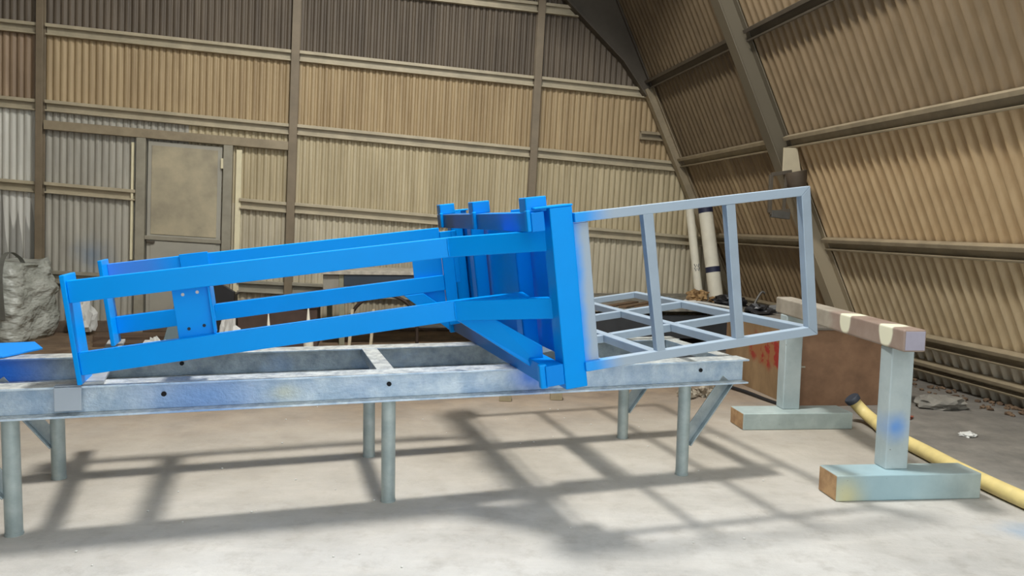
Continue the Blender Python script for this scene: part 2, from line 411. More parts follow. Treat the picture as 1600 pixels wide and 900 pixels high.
# ------------------------------------------------------------------ support table
a = math.radians(17.7)
T = V((math.cos(a), math.sin(a), 0)); W = V((-math.sin(a), math.cos(a), 0)); O = V((-2.455, 3.686, 0))
def TP(t, w, h): return O+T*t+W*w+Z*h
def table_mat(name, over=(), lo=s8(166, 190, 212), hi=s8(212, 227, 238)):
    m, nt, b = nodes(name); v = coords(nt)
    col = mix(nt, nz(nt, v, 9, 6, .65, .35, .65), lo, hi)
    col = mix(nt, mul(nt, nz(nt, v, 3, 4, .6, .5, .7), .5), col, s8(140, 170, 205))
    for (cen, rad, soft, vsx, ec) in over: col = mix(nt, blob(nt, cen, rad, soft, vsx, .12), col, ec)
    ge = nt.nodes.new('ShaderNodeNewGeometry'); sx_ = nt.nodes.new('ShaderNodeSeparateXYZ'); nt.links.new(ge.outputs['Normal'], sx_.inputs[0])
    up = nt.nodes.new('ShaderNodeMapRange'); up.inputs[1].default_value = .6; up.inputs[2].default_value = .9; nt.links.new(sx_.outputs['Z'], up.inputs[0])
    lit_drips = mix(nt, nz(nt, v, 18, 6, .7, .35, .6), s8(150, 152, 148), s8(222, 222, 212))   # dried paint drips plus overhead light painted into the upward faces
    col = mix(nt, mul(nt, up.outputs[0], .8), col, lit_drips)
    nt.links.new(col, b.inputs['Base Color']); b.inputs['Roughness'].default_value = .36; b.inputs['Metallic'].default_value = .25
    vv = coords(nt, (1, 1, 1.3)); bump(nt, b, nz(nt, vv, 42, 4, .6, .25, .75), .38, .006)
    return m
table = thing('support_table', TP(1.9, .45, 0), 'long low grey steel trestle table on round pipe legs carrying the blue frame', 'table')
tl = table.location
BLUE = s8(0, 120, 235)
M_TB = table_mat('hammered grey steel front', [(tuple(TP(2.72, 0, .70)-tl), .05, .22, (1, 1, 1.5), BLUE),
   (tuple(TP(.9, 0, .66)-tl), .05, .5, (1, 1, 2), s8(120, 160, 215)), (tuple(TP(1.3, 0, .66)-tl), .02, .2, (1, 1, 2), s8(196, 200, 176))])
M_TR = table_mat('hammered grey steel rear shaded', [(tuple(TP(-.32, .9, .66)-tl), .05, .45, (1, 1, 1.3), BLUE)], s8(118, 134, 144), s8(160, 174, 180))  # darker copy: shade on the rear beam put into its base colour
M_LEG = simple('galvanised pipe', s8(176, 188, 186), .42, .2, .2, 9, dark=s8(150, 164, 164), bmp=.08)
T0, T1, HT, HB = -.45, 4.19, .755, .595
def ibeam(mb, wc, t0, t1, z0, z1, fl=.15, tf=.012, tw=.01):
    mb.box(TP(t0, wc-fl/2, z1-tf), T*(t1-t0), W*fl, Z*tf)
    mb.box(TP(t0, wc-fl/2, z0), T*(t1-t0), W*fl, Z*tf)
    mb.box(TP(t0, wc-tw/2, z0+tf), T*(t1-t0), W*tw, Z*(z1-z0-2*tf))
for wc, mt in ((.035, M_TB), (.92, M_TR)):
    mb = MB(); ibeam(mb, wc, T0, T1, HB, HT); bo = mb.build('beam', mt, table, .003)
    for t in (.70, 1.868, 3.873):
        mb = MB(); mb.tube([TP(t, wc-.0035, .683), TP(t, wc-.011, .683)], .013, 20); tag(mb.build('bolt_hole_disc', simple('hole shade', (.01, .01, .012), .9), bo), 'dark disc for a round hole in the web')  # no hole is cut, a dark disc gives its shade
for wc in (.04, .915):
    for t in (0, 1.868, 3.77):
        mb = MB(); mb.tube([TP(t, wc, .012), TP(t, wc, HB+.002)], .04, 28)
        mb.tube([TP(t, wc, 0), TP(t, wc, .012)], .043, 28)
        mb.build('leg', M_LEG, table)
M_ANG = simple('galvanised angle', s8(166, 176, 178), .35, .5, .15, 10, dark=s8(140, 152, 156))
for wc in (.04, .915):
    for (t0, t1) in ((3.80, 4.10), (-.03, -.33)):
        mb = MB(); p0, p1 = TP(t0, wc, .20), TP(t1, wc, HB+.001); d = p1-p0; sg = 1 if t1 > t0 else -1
        nrm = V(d).cross(W).normalized()*sg; 
        if nrm.z < 0: nrm = -nrm
        mb.box(p0-W*.012, d, W*.008, nrm*.075)
        mb.box(p0-W*.045, d, W*.075, -nrm*.008)
        mb.build('brace', M_ANG, table, .002)
for t in (-.4, 1.86, 3.2, 4.12):
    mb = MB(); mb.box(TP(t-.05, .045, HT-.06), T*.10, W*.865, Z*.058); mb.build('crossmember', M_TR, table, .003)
mb = MB(); mb.box(TP(.215, -.052, .635), T*.12, W*.01, Z*.118); mb.box(TP(.215, -.052, .757), T*.12, W*.05, Z*.004)
tag(mb.build('clip_plate', simple('smooth grey plate', s8(172, 184, 196), .45, .2, .06, 4), table, .002), 'smooth light grey plate')

# packing bar under the tail of the blue frame
mb = MB(); mb.bar(TP(.38, -.02, HT+.009), TP(.25, 1.42, HT+.009), .10, .016)
pk = solo(mb.build('packing_bar', simple('worn flat bar', s8(186, 190, 190), .45, .3, .3, 12), None, .002), TP(.33, .5, HT))
tag(pk, 'flat grey steel bar laid across the table under the tail plates of the blue frame', 'bar')
# blue flat plate lying on the rear beam
m_bl = simple('blue gloss plate', s8(0, 136, 228), .6, 0, .06, 3)
mb = MB(); mb.prism([TP(-.62, .80, HT+.012), TP(-.26, .86, HT+.004), TP(-.12, 1.13, HT+.006), TP(-.22, 1.36, HT+.012), TP(-.62, 1.25, HT+.02)], (0, 0, .012))
bp = solo(mb.build('loose_plate', m_bl, None, .002), TP(-.3, .95, HT)); tag(bp, 'loose blue painted steel plate lying on the left end of the table', 'plate')

# ------------------------------------------------------------------ the blue and grey fabricated frame
be = math.radians(7.1)
E1 = math.cos(be)*T+math.sin(be)*Z; E3 = -math.sin(be)*T+math.cos(be)*Z
OB = O+Z*HT
def BP(p, w, q): return OB+E1*p+W*w+E3*q
frame = thing('loader_frame', TP(2.2, .57, HT), 'large fabricated steel frame, bright blue with unpainted grey ladder cage end, tilted on the table', 'frame')
fo = frame.location
PB = float((OB-fo).dot(E1))     # offset: object coordinate along E1 = p + PB
def paint(name, c, rough=.3, c2=None):
    m, nt, b = nodes(name); v = coords(nt)
    nt.links.new(mix(nt, nz(nt, v, 2.2, 4, .6, .3, .7), tuple(x*.93 for x in c), c), b.inputs['Base Color'])
    b.inputs['Roughness'].default_value = rough
    b.inputs['Specular IOR Level'].default_value = .12
    return m
M_BLUE = paint('bright blue gloss paint', s8(0, 152, 242))
M_GREY = simple('pale blue grey primer', s8(160, 176, 190), .42, .15, .1, 5)
def faded(name, p0, p1, grey=s8(160, 176, 190)):
    m, nt, b = nodes(name)
    f = ramp_along(nt, tuple(E1), p0+PB, p1+PB, .05, 6)
    nt.links.new(mix(nt, f, s8(0, 152, 242), grey), b.inputs['Base Color']); b.inputs['Roughness'].default_value = .4
    return m
M_FADE = faded('blue overspray fading to grey', 2.86, 3.06)
M_FADEP = faded('blue overspray on flat upright', 2.82, 2.895)
def faded_w(name, w0, w1):
    m, nt, b = nodes(name); off = float((OB-fo).dot(W))
    f = ramp_along(nt, tuple(W), w0+off, w1+off, .1, 4)
    nt.links.new(mix(nt, f, s8(0, 134, 228), s8(66, 108, 158)), b.inputs['Base Color']); b.inputs['Specular IOR Level'].default_value = .15; b.inputs['Roughness'].default_value = .4
    return m
M_XB = faded_w('blue turning grey blue to the rear', -.4, 1.5)  # beam colour runs from blue to grey blue towards the rear
def bbox(mb, p0, p1, w0, w1, q0, q1):
    return mb.box(BP(p0, w0, q0), E1*(p1-p0), W*(w1-w0), E3*(q1-q0))
def plan(mb, pts, q0, q1):
    return mb.prism([BP(p, w, q0) for p, w in pts], E3*(q1-q0))
BV = .004
# chords
for (q0, q1) in ((.013, .125), (.375, .485)):
    mb = MB(); plan(mb, [(.345, -.06), (2.25, -.06), (2.695, -.47), (2.695, -.39), (2.28, .0), (.345, .0)], q0, q1)
    c = mb.build('chord', M_BLUE, frame, BV)
    mb = MB(); mb.tube([BP(2.25, -.062, q0+.008), BP(2.249, -.062, (q0+q1)/2), BP(2.25, -.062, q1-.008)], [.004, .005, .004], 8); mb.build('weld_seam', M_BLUE, c)
m, nt, b = nodes('thin blue coat at the tail')
nt.links.new(mix(nt, ramp_along(nt, tuple(E1), .55+PB, .8+PB, .08, 5), s8(72, 140, 226), s8(0, 152, 242)), b.inputs['Base Color']); b.inputs['Roughness'].default_value = .4; b.inputs['Specular IOR Level'].default_value = .12
M_THIN = m
for (q0, q1) in ((.055, .165), (.395, .505)):
    mb = MB(); plan(mb, [(.315, 1.13), (2.462, 1.13), (2.462, 1.19), (.315, 1.19)], q0, q1)
    mb.build('chord', M_BLUE if q0 < .2 else M_THIN, frame, BV)
# tail plates
mb = MB(); bbox(mb, .322, .345, -.075, .16, -.03, .515); mb.build('end_plate', M_BLUE, frame, BV)
mb = MB(); bbox(mb, .292, .315, .98, 1.2, .0, .535); mb.build('end_plate', M_BLUE, frame, BV)
# bracket plates between chords
def bracket(p0, p1, w, q0, q1):
    mb = MB(); bbox(mb, p0, p1, w, w+.012, q0, q1); bbox(mb, p1-.012, p1, w-.03, w+.07, q0+.02, q1-.02)
    o = mb.build('bracket_plate', M_BLUE, frame, .003)
    for (dp, q) in ((.055, .165), (.13, .172), (.05, .345), (.12, .349)):
        mb = MB(); mb.tube([BP(p0+dp, w-.0012, q), BP(p0+dp, w+.002, q)], .0085, 14)  # uncut holes
        tag(mb.build('bolt_hole_disc', simple('shadowed hole', (.02, .03, .05), .9) if q < .3 else simple('light through hole', s8(215, 214, 205), .8), o), 'small disc for a round hole')
bracket(.80, .985, .001, .105, .395)
mb = MB(); bbox(mb, .74, .915, 1.118, 1.13, .12, .515); mb.build('bracket_plate', M_BLUE, frame, .003)
mb = MB(); bbox(mb, .83, .92, .013, 1.13, .17, .30); mb.build('cross_member', M_BLUE, frame, .003)
# head cross beams
mb = MB(); bbox(mb, 2.585, 2.655, -.555, 1.72, .487, .587); mb.build('cross_beam', M_XB, frame, BV)
mb = MB(); bbox(mb, 2.585, 2.684, -.555, 1.72, -.325, -.215); mb.build('cross_beam', M_XB, frame, BV)
# uprights behind the cross beams
for w in (.0, .98, 1.60):
    mb = MB(); bbox(mb, 2.656, 2.75, w, w+.012, -.215, .60); bbox(mb, 2.656, 2.668, w, w+.11, -.215, .487)
    mb.build('upright', M_BLUE, frame, .003)
mb = MB(); bbox(mb, 2.462, 2.545, 1.12, 1.145, -.20, .475); bbox(mb, 2.545, 2.584, 1.12, 1.145, .10, .475); mb.build('upright', M_BLUE, frame, BV)
# hooks over the top beam and under the bottom beam
for w in (-.515, .55, 1.53):
    mb = MB()
    bbox(mb, 2.57, 2.685, w-.012, w+.10, .587, .665)
    bbox(mb, 2.562, 2.585, w-.035, w+.005, .49, .60)
    mb.build('hook', M_BLUE, frame, .006)
for w in (-.52, 1.58):
    mb = MB(); bbox(mb, 2.555, 2.60, w-.022, w+.02, -.335, -.205); mb.build('lug', M_BLUE, frame, .01, 3)
# posts of the head
mb = MB(); bbox(mb, 2.685, 2.81, -.56, -.43, -.355, .60); bbox(mb, 2.60, 2.815, -.562, -.42, .60, .612); mb.build('post', M_BLUE, frame, .006)
mb = MB(); bbox(mb, 2.685, 2.81, 1.66, 1.76, -.34, .60); bbox(mb, 2.68, 2.815, 1.60, 1.765, .60, .612); mb.build('post', M_BLUE, frame, .006)
# back sheet and side sheet
mb = MB(); bbox(mb, 2.765, 2.773, -.43, 1.66, -.22, .56); mb.build('back_sheet', M_BLUE, frame)
mb = MB(); mb.prism([BP(2.25, 1.15, .165), BP(2.25, 1.15, .395), BP(2.462, 1.15, .395), BP(2.462, 1.15, .165)], W*.008); mb.prism([BP(2.25, 1.16, .055), BP(2.462, 1.16, .055), BP(2.462, 1.16, -.16)], W*.008); mb.build('side_sheet', M_BLUE, frame)
# horizontal gussets at the flare
mb = MB(); plan(mb, [(2.27, .0), (2.62, -.30), (2.66, -.05)], .118, .126); mb.build('gusset', M_BLUE, frame)
mb = MB(); plan(mb, [(2.27, .0), (2.62, -.30), (2.66, -.05)], .468, .476); mb.build('gusset', M_BLUE, frame)
# braces from the chord kink down to the bottom beam
mb = MB(); mb.prism([BP(2.26, -.04, .014), BP(2.44, -.19, .014), BP(2.655, -.33, -.15), BP(2.655, -.33, -.29), BP(2.60, -.31, -.275)], W*.09)
mb.build('brace', M_BLUE, frame, BV)
mb = MB(); mb.prism([BP(2.16, 1.128, .054), BP(2.30, 1.128, .054), BP(2.462, 1.128, -.09), BP(2.462, 1.128, -.24)], W*.03)
mb.build('brace', M_BLUE, frame, BV)
# grey ladder cage
w0, w1 = -.58, -.53
def miter(mb, loop):
    mb.prism([BP(p, w0, q) for p, q in loop], W*(w1-w0))
PR0, PR1 = 4.20, 4.262
mb = MB(); miter(mb, [(2.812, .513), (PR0, .518), (PR1, .57), (2.812, .563)]); mb.build('rail', M_FADE, frame, .004)
mb = MB(); miter(mb, [(PR0, .518), (PR1, .57), (PR1, -.292), (PR0, -.24)]); tag(mb.build('upright', M_GREY, frame, .004), 'grey end upright with mitred corners')
mb = MB(); miter(mb, [(2.80, -.272), (PR1, -.292), (PR0, -.24), (2.80, -.222)]); mb.build('rail', M_FADE, frame, .004)
for (pa, pb_, pc, pd) in ((3.20, 3.262, 3.222, 3.272), (3.708, 3.766, 3.715, 3.77)):
    mb = MB(); mb.prism([BP(pa, w0+.001, .516), BP(pb_, w0+.001, .516), BP(pd, w0+.001, -.236), BP(pc, w0+.001, -.236)], W*.048); tag(mb.build('upright', M_GREY, frame, .004), 'grey square tube upright')
mb = MB(); mb.prism([BP(2.81, -.545, .51), BP(2.898, -.545, .51), BP(2.893, -.545, -.225), BP(2.81, -.545, -.225)], W*.04); mb.build('flat_upright', M_FADEP, frame, .004)
for p in (3.225, 3.70, 4.205):
    mb = MB(); bbox(mb, p, p+.05, -.53, 1.66, -.292, -.242); tag(mb.build('grid_bar', M_GREY, frame, .004), 'grey floor bar of the cage')
for w, pa in ((.13, 2.81), (.87, 2.81), (1.66, 2.81)):
    mb = MB(); 
    for (x0, x1) in ((pa, 3.224), (3.276, 3.699), (3.751, 4.204)) if w < 1.5 else ((pa, 4.256),):
        bbox(mb, x0, x1, w, w+.05, -.2915, -.2425)
    tag(mb.build('grid_bar', M_GREY, frame, .004), 'grey floor bar of the cage')

# ------------------------------------------------------------------ T-foot trestle stand at the right
def stand_mat(name, lo, hi, spots=()):
    m, nt, b = nodes(name); v = coords(nt)
    col = mix(nt, nz(nt, v, 4, 6, .65, .3, .7), lo, hi)
    for (cen, rad, soft, vsx, ec, k) in spots: col = mix(nt, mul(nt, blob(nt, cen, rad, soft, vsx, .1), k), col, ec)
    col = mix(nt, mul(nt, nz(nt, v, 26, 6, .7, .66, .74), .8), col, s8(70, 56, 46))
    nt.links.new(col, b.inputs['Base Color']); b.inputs['Roughness'].default_value = .5; b.inputs['Metallic'].default_value = .1
    return m
st = thing('trestle_stand', (2.33, 5.4, 0), 'grey steel trestle stand with T feet and paint splashed top beam', 'trestle')
sa = math.radians(6.5); X6 = V((math.cos(sa), math.sin(sa), 0)); Y6 = V((-math.sin(sa), math.cos(sa), 0))
sl_ = st.location
m_foot = stand_mat('pale grey paint', s8(150, 164, 162), s8(182, 196, 192), [(tuple(V((2.3, 4.45, .08))-sl_), .1, .5, (1, 1, 1), s8(150, 190, 205), .6), (tuple(V((2.0, 4.45, .02))-sl_), .03, .2, (1, 1, 1), s8(214, 206, 150), .8)])
m_post = stand_mat('pale grey paint with blue overspray', s8(158, 172, 174), s8(184, 196, 196), [(tuple(V((2.33, 4.5, .42))-sl_), .04, .13, (1, .3, 1), s8(60, 140, 225), .85)])
m_end = simple('rusty tube end', s8(184, 150, 108), .8, 0, .4, 9, dark=s8(140, 106, 74))
def foot(c, L, wd, h):
    mb = MB(); mb.box(c-X6*L/2-Y6*wd/2, X6*L, Y6*wd, Z*h); o = mb.build('foot', m_foot, st, .008, 3)
    mb = MB(); mb.box(c-X6*(L/2+.002)-Y6*(wd/2-.008)+Z*.006, X6*.004, Y6*(wd-.016), Z*(h-.012)); tag(mb.build('tube_end', m_end, o), 'rusty end of the foot')
    return o
foot(V((2.385, 4.575, 0)), .92, .21, .158)
foot(V((2.30, 6.17, 0)), .92, .26, .135)
ptop = .905
mb = MB(); mb.box(V((2.285, 4.555, .158)), X6*.145, Y6*.12, Z*(ptop-.158)); mb.build('post', m_post, st, .008, 3)
mb = MB(); mb.box(V((2.225, 6.16, .135)), X6*.145, Y6*.12, Z*(ptop-.135)); mb.build('post', m_post, st, .008, 3)
tp0, tp1 = V((2.335, 4.40, ptop)), V((2.285, 6.42, ptop))
cream = s8(224, 222, 196)
def tbm():
    m, nt, b = nodes('splashed beam paint'); v = coords(nt)
    col = mix(nt, nz(nt, v, 5, 6, .65, .3, .7), s8(142, 134, 120), s8(172, 164, 150))
    ed = V((0, 1, 0))
    for (y0, y1) in ((4.42, 4.72), (4.98, 5.32)):
        pass
    col = mix(nt, mul(nt, blob(nt, tuple(V((2.3, 4.8, .98))-sl_), .62, .15, (1, 1, 1), .25), .38), col, s8(120, 66, 56))
    for yc in (4.60, 5.14):
        col = mix(nt, blob(nt, tuple(V((2.28, yc, ptop+.10))-sl_), .09, .02, (.5, .85, .75), .06), col, cream)
    nt.links.new(col, b.inputs['Base Color']); b.inputs['Roughness'].default_value = .5
    return m
mb = MB(); mb.box(tp0-X6*.07, X6*.14, tp1-tp0, Z*.13); tag(mb.build('top_beam', tbm(), st, .012, 3), 'top beam splashed with cream and red-brown paint')
mb = MB(); mb.box(tp0-X6*.06+Z*.01-Y6*.004, X6*.12, Y6*.004, Z*.11); tag(mb.build('end_cap', simple('mauve grey cap', s8(168, 164, 178), .5, .1, .1, 6), st, .002), 'mauve grey end cap')

# ------------------------------------------------------------------ timber crate behind the stand
def wood(name, a, b_, scale=(1, 1, 6), rough=.75):
    m, nt, bs = nodes(name); v = coords(nt, scale)
    col = mix(nt, nz(nt, v, 2.2, 7, .65, .3, .7), a, b_)
    v2 = coords(nt); col = mix(nt, mul(nt, nz(nt, v2, 3, 6, .6, .5, .75), .5), col, tuple(x*.5 for x in a))
    nt.links.new(col, bs.inputs['Base Color']); bs.inputs['Roughness'].default_value = rough
    return m
ca = math.radians(10.2); CX = G; CY = D
cc = V((2.56, 6.82, 0))
crate = thing('plywood_crate', cc+CX*.48+CY*.7, 'large brown plywood crate with red paint on its side behind the trestle stand', 'crate')
M_PLY = wood('brown plywood', s8(112, 84, 62), s8(150, 116, 88), (1, 1, 1.2))
m, nt, b = nodes('weathered boards with red paint'); v = coords(nt, (8, 1, .8))
col = mix(nt, nz(nt, v, 2.5, 6, .6, .3, .7), s8(116, 92, 64), s8(158, 130, 94))
red = mix(nt, nz(nt, coords(nt), 9, 4, .6, .42, .5), s8(150, 44, 34), s8(150, 100, 62))
col = mix(nt, blob(nt, tuple(cc+CY*.45+Z*.42-crate.location), .26, .10, (.5, .42, 1), .3), col, red)
nt.links.new(col, b.inputs['Base Color']); b.inputs['Roughness'].default_value = .8
M_RED = m
HC = .70
mb = MB(); mb.box(cc+Z*.0, CX*.96, CY*.02, Z*HC); mb.build('front_panel', M_PLY, crate, .003)
mb = MB(); mb.box(cc+CY*.02, CX*.02, CY*1.35, Z*HC); tag(mb.build('side_panel', M_RED, crate, .003), 'weathered boarded side with red paint patch')
mb = MB(); mb.box(cc+CY*.02+CX*.94, CX*.02, CY*1.35, Z*HC); mb.build('side_panel', M_PLY, crate, .003)
mb = MB(); mb.box(cc+CY*1.37, CX*.96, CY*.02, Z*HC); mb.build('back_panel', M_PLY, crate, .003)
mb = MB(); mb.box(cc-CX*.02-CY*.02+Z*HC, CX*1.0, CY*1.43, Z*.025); mb.build('lid', simple('grey dusty lid', s8(112, 106, 96), .8, 0, .3, 5), crate, .004)
for x in (.015, .945):
    mb = MB(); mb.box(cc+CX*(x-.02)-CY*.022, CX*.04, CY*.02, Z*HC); mb.build('corner_batten', wood('dark batten', s8(70, 52, 40), s8(98, 74, 56)), crate, .003)
for x in (.06, .9):
    mb = MB(); mb.box(cc+CX*(x-.03)-CY*.012+Z*.36, CX*.06, CY*.01, Z*.015); tag(mb.build('latch', M_STEELG, crate, .001), 'small metal latch')
mb = MB(); mb.box(cc-CX*.02+CY*.05+Z*(HC+.027), CX*.05, CY*.05, Z*.05)
o = solo(mb.build('wood_offcut', wood('pale offcut', s8(214, 200, 160), s8(232, 220, 186)), None, .003), cc+CX*0+CY*.07+Z*(HC+.025)); tag(o, 'small pale wooden offcut on the near corner of the plywood crate', 'offcut')

# ------------------------------------------------------------------ yellow hose
hp = [(2.86, 6.33, .20), (2.91, 6.32, .14), (2.955, 6.26, .085), (2.962, 6.1, .058), (2.925, 5.86, .053), (2.93, 5.6, .052), (2.945, 5.3, .052), (2.955, 4.95, .052), (2.985, 4.6, .052), (3.02, 4.35, .052), (3.10, 3.9, .052), (3.25, 3.3, .052)]
def smooth_path(pts, k=5):
    pts = [V(p) for p in pts]; out = []
    for i in range(len(pts)-1):
        p0, p1, p2, p3 = pts[max(i-1, 0)], pts[i], pts[i+1], pts[min(i+2, len(pts)-1)]
        for j in range(k):
            t = j/k
            out.append(.5*((2*p1)+(p2-p0)*t+(2*p0-5*p1+4*p2-p3)*t*t+(-p0+3*p1-3*p2+p3)*t**3))
    return out+[pts[-1]]
hose = thing('vent_hose', (2.95, 5.3, 0), 'thick pale yellow hose lying on the floor with a dark capped end', 'hose')
path = smooth_path(hp)
mb = MB(); mb.tube(path, .05, 20); mb.build('hose_body', simple('pale yellow rubber', s8(226, 206, 138), .5, 0, .18, 7), hose)
d0 = (path[0]-path[1]).normalized()
mb = MB(); mb.tube([path[0]-d0*.03, path[0]+d0*.004, path[0]+d0*.012], [.06, .063, .054], 20); tag(mb.build('end_cap', simple('charcoal cap', s8(48, 54, 64), .6), hose), 'charcoal end cap')

# ------------------------------------------------------------------ corner bench with scrap, rolled tubes
M_DKST = simple('dark dusty steel', s8(92, 90, 84), .55, .3, .3, 6)
cb = thing('corner_bench', (1.6, 9.9, 0), 'low dark steel bench heaped with scrap in the far corner of the shed', 'bench')
bx0 = V((.30, 9.35, 0))
BHt = .56
mb = MB(); mb.box(bx0+Z*(BHt-.03), CX*3.25, CY*2.2, Z*.03); mb.build('bench_top', simple('cluttered dusty bench top', s8(150, 146, 134), .7, .1, .45, 7, dark=s8(84, 80, 72)), cb, .003)
for (x, y) in ((.05, .05), (3.15, .05), (.05, 2.1), (3.15, 2.1)):
    mb = MB(); mb.box(bx0+CX*(x-.03)+CY*(y-.03), CX*.06, CY*.06, Z*(BHt-.03)); mb.build('leg', M_DKST, cb, .003)
mb = MB(); mb.box(bx0+CX*.05+CY*.04+Z*.18, CX*3.1, CY*.02, Z*.3); mb.build('front_panel', simple('black shade panel', s8(60, 62, 64), .6, .1, .3, 4), cb, .003)  # dark panel carries the shade of the bench front in its colour
def bpnt(x, y, z=0): return bx0+CX*x+CY*y+Z*(BHt+z)
# white rolls
white = simple('off white sheeting', s8(226, 220, 200), .6, 0, .1, 5)
navy = simple('navy tape', s8(36, 40, 66), .6)
def roll_tube(p0, p1, r, label, band=True, writing=False):
    t = thing('rolled_sheet', p0, label, 'roll', 'rolls leaning in the corner')
    mb = MB(); mb.tube([p0, p1], r, 24)
    mb.build('roll_body', white, t)
    if band:
        for f0, f1 in ((.93, 1.0), (.27, .33)):
            mb = MB(); mb.tube([V(p0).lerp(V(p1), f0), V(p0).lerp(V(p1), f1)], r*1.03, 24); tag(mb.build('tape_band', navy, t), 'navy tape band')
    if writing:
        A, B = V(p0), V(p1); ax = (B-A).normalized(); fr_ = V((0, -1, 0)); fr_ = (fr_-ax*fr_.dot(ax)).normalized(); sd = fr_.cross(ax)
        for k in (0, 1):
            mb = MB(); c0 = A.lerp(B, .28)+fr_*(r*.98)
            pts = [(-.035, .05), (-.02, 0), (0, .04), (.02, 0), (.035, .05)]
            mb.tube([c0+sd*x+ax*(y+.055*k) for x, y in pts], .005, 8); tag(mb.build('ink_mark', navy, t), 'dark scrawled mark')
    return t
pa0 = GP(-.84, .60, .50); pa1 = GP(-1.02, 1.86, .30)
roll_tube(GP(-.92, BHt+.04, 1.0), GP(-1.08, 1.90, .75), .102, 'thick white roll with navy bands leaning in the far corner')
roll_tube(GP(-1.06, BHt+.03, .72), GP(-1.20, 1.87, .48), .062, 'thinner cream roll leaning left of the thick white roll', False, True)
# crumpled brown paper
def lump(name, c, size, mat, seed, amp=.35, sub=3, freq=2.4, flat=True):
    bm = bmesh.new(); bmesh.ops.create_icosphere(bm, subdivisions=sub, radius=1)
    for vtx in bm.verts:
        n = noise.noise(vtx.co*freq+V((seed*3.1, seed*1.7, seed)))
        n2 = noise.noise(vtx.co*freq*2.7+V((seed, 5, seed*2)))
        vtx.co *= 1+amp*n+amp*.5*n2
        vtx.co = V((vtx.co.x*size[0], vtx.co.y*size[1], vtx.co.z*size[2]))
        if flat and vtx.co.z < -size[2]*.55: vtx.co.z = -size[2]*.55
    zmin = min(vx.co.z for vx in bm.verts)
    for vx in bm.verts: vx.co.z -= zmin
    me = bpy.data.meshes.new(name); bm.to_mesh(me); bm.free()
    o = bpy.data.objects.new(name, me); COL.objects.link(o); o.location = c; me.materials.append(mat)
    return o
paper = simple('brown packing paper', s8(192, 158, 108), .8, 0, .4, 9, dark=s8(120, 92, 60))
tag(lump('crumpled_paper', bpnt(2.60, 1.16), (.15, .12, .10), paper, 3, .7), 'crumpled brown packing paper at the foot of the white rolls', 'paper')
tag(lump('paper_scrap', bpnt(2.78, .92), (.10, .09, .05), paper, 5, .7), 'small scrap of brown paper right of the crumpled packing paper', 'paper')
blk = simple('black plastic', s8(34, 34, 36), .45, 0, .2, 8)
tag(lump('black_bag', bpnt(2.72, .42), (.22, .16, .09), blk, 8, .6), 'crumpled black plastic bag on the corner bench', 'bag')
wh = simple('white scrap', s8(214, 214, 208), .6, 0, .1, 7)
tag(lump('white_rag', bpnt(2.22, .58), (.13, .09, .035), wh, 9, .6), 'small white rag lying left of the black bag', 'rag')
mb = MB(); mb.bar(bpnt(2.28, .42, .055), bpnt(2.62, .06, .012), .05, .02); o = solo(mb.build('white_strip', wh, None, .002), bpnt(2.45, .24)); tag(o, 'white plastic strip lying left of the black bag on the corner bench', 'strip')
mb = MB(); mb.tube(smooth_path([bpnt(2.3, 1.45, .015), bpnt(2.05, 1.25, .015), bpnt(1.85, .95, .015), bpnt(1.8, .85, .015)]), .013, 8); o = solo(mb.build('bent_rod', M_ANG, None), bpnt(2.0, 1.2)); tag(o, 'thin bent steel rod lying on the corner bench', 'rod')
mb = MB(); mb.bar(bpnt(.15, 1.2, .03), bpnt(1.0, 1.35, .03), .10, .05); o = solo(mb.build('steel_offcut', M_LEG, None, .004), bpnt(.6, 1.27)); tag(o, 'pale grey steel offcut at the left of the corner bench', 'offcut')
for k, (x0, y0, x1, y1, zz) in enumerate(((1.15, .15, 1.75, .75, .0), (1.35, .12, 1.95, .7, .0), (.95, .2, 1.55, .82, .0))):
    mb = MB(); mb.bar(bpnt(x0, y0, .012+zz), bpnt(x1, y1, .012+zz), .11, .02)
    o = solo(mb.build('timber_board', wood('dark boards', s8(84, 64, 46), s8(120, 96, 70), (1, 6, 6)), None, .003), bpnt((x0+x1)/2, (y0+y1)/2))
    tag(o, ('middle brown board of the three on the corner bench', 'right-hand brown board of the three on the corner bench', 'left-hand brown board of the three on the corner bench')[k], 'board', 'boards on the corner bench')
for k, (x, y, sx, lab) in enumerate(((2.1, .22, .11, 'pale scrap of sheet at the front of the corner bench'), (.75, 1.75, .09, 'pale scrap at the rear left of the corner bench'), (.6, .35, .12, 'pale scrap at the front left of the corner bench'), (1.0, 1.7, .06, 'tiny pale scrap at the rear of the corner bench'))):
    tag(lump('paper_scrap', bpnt(x, y), (sx, sx*.7, .02), wh, 81+k, .7), lab, 'scrap')
# tools on the crate lid
def lidp(x, y, z=0): return cc+CX*x+CY*y+Z*(HC+.026+z)
tag(lump('black_rag', lidp(.16, 1.0), (.14, .12, .06), blk, 12, .6), 'black rag heaped on the lid of the plywood crate', 'rag')
tag(lump('grey_rag', lidp(.48, 1.12), (.16, .12, .055), simple('grey cloth', s8(104, 104, 102), .8, 0, .3, 8), 14, .6), 'grey rag on the crate lid right of the black one', 'rag')
mb = MB(); mb.tube(smooth_path([lidp(.2, 1.2, .02), lidp(.24, 1.24, .1), lidp(.32, 1.27, .2), lidp(.36, 1.27, .19)]), .012, 8)
o = solo(mb.build('hooked_bar', M_DKST, None), lidp(.22, 1.2)); tag(o, 'thin dark hooked bar sticking up from the crate lid', 'bar')
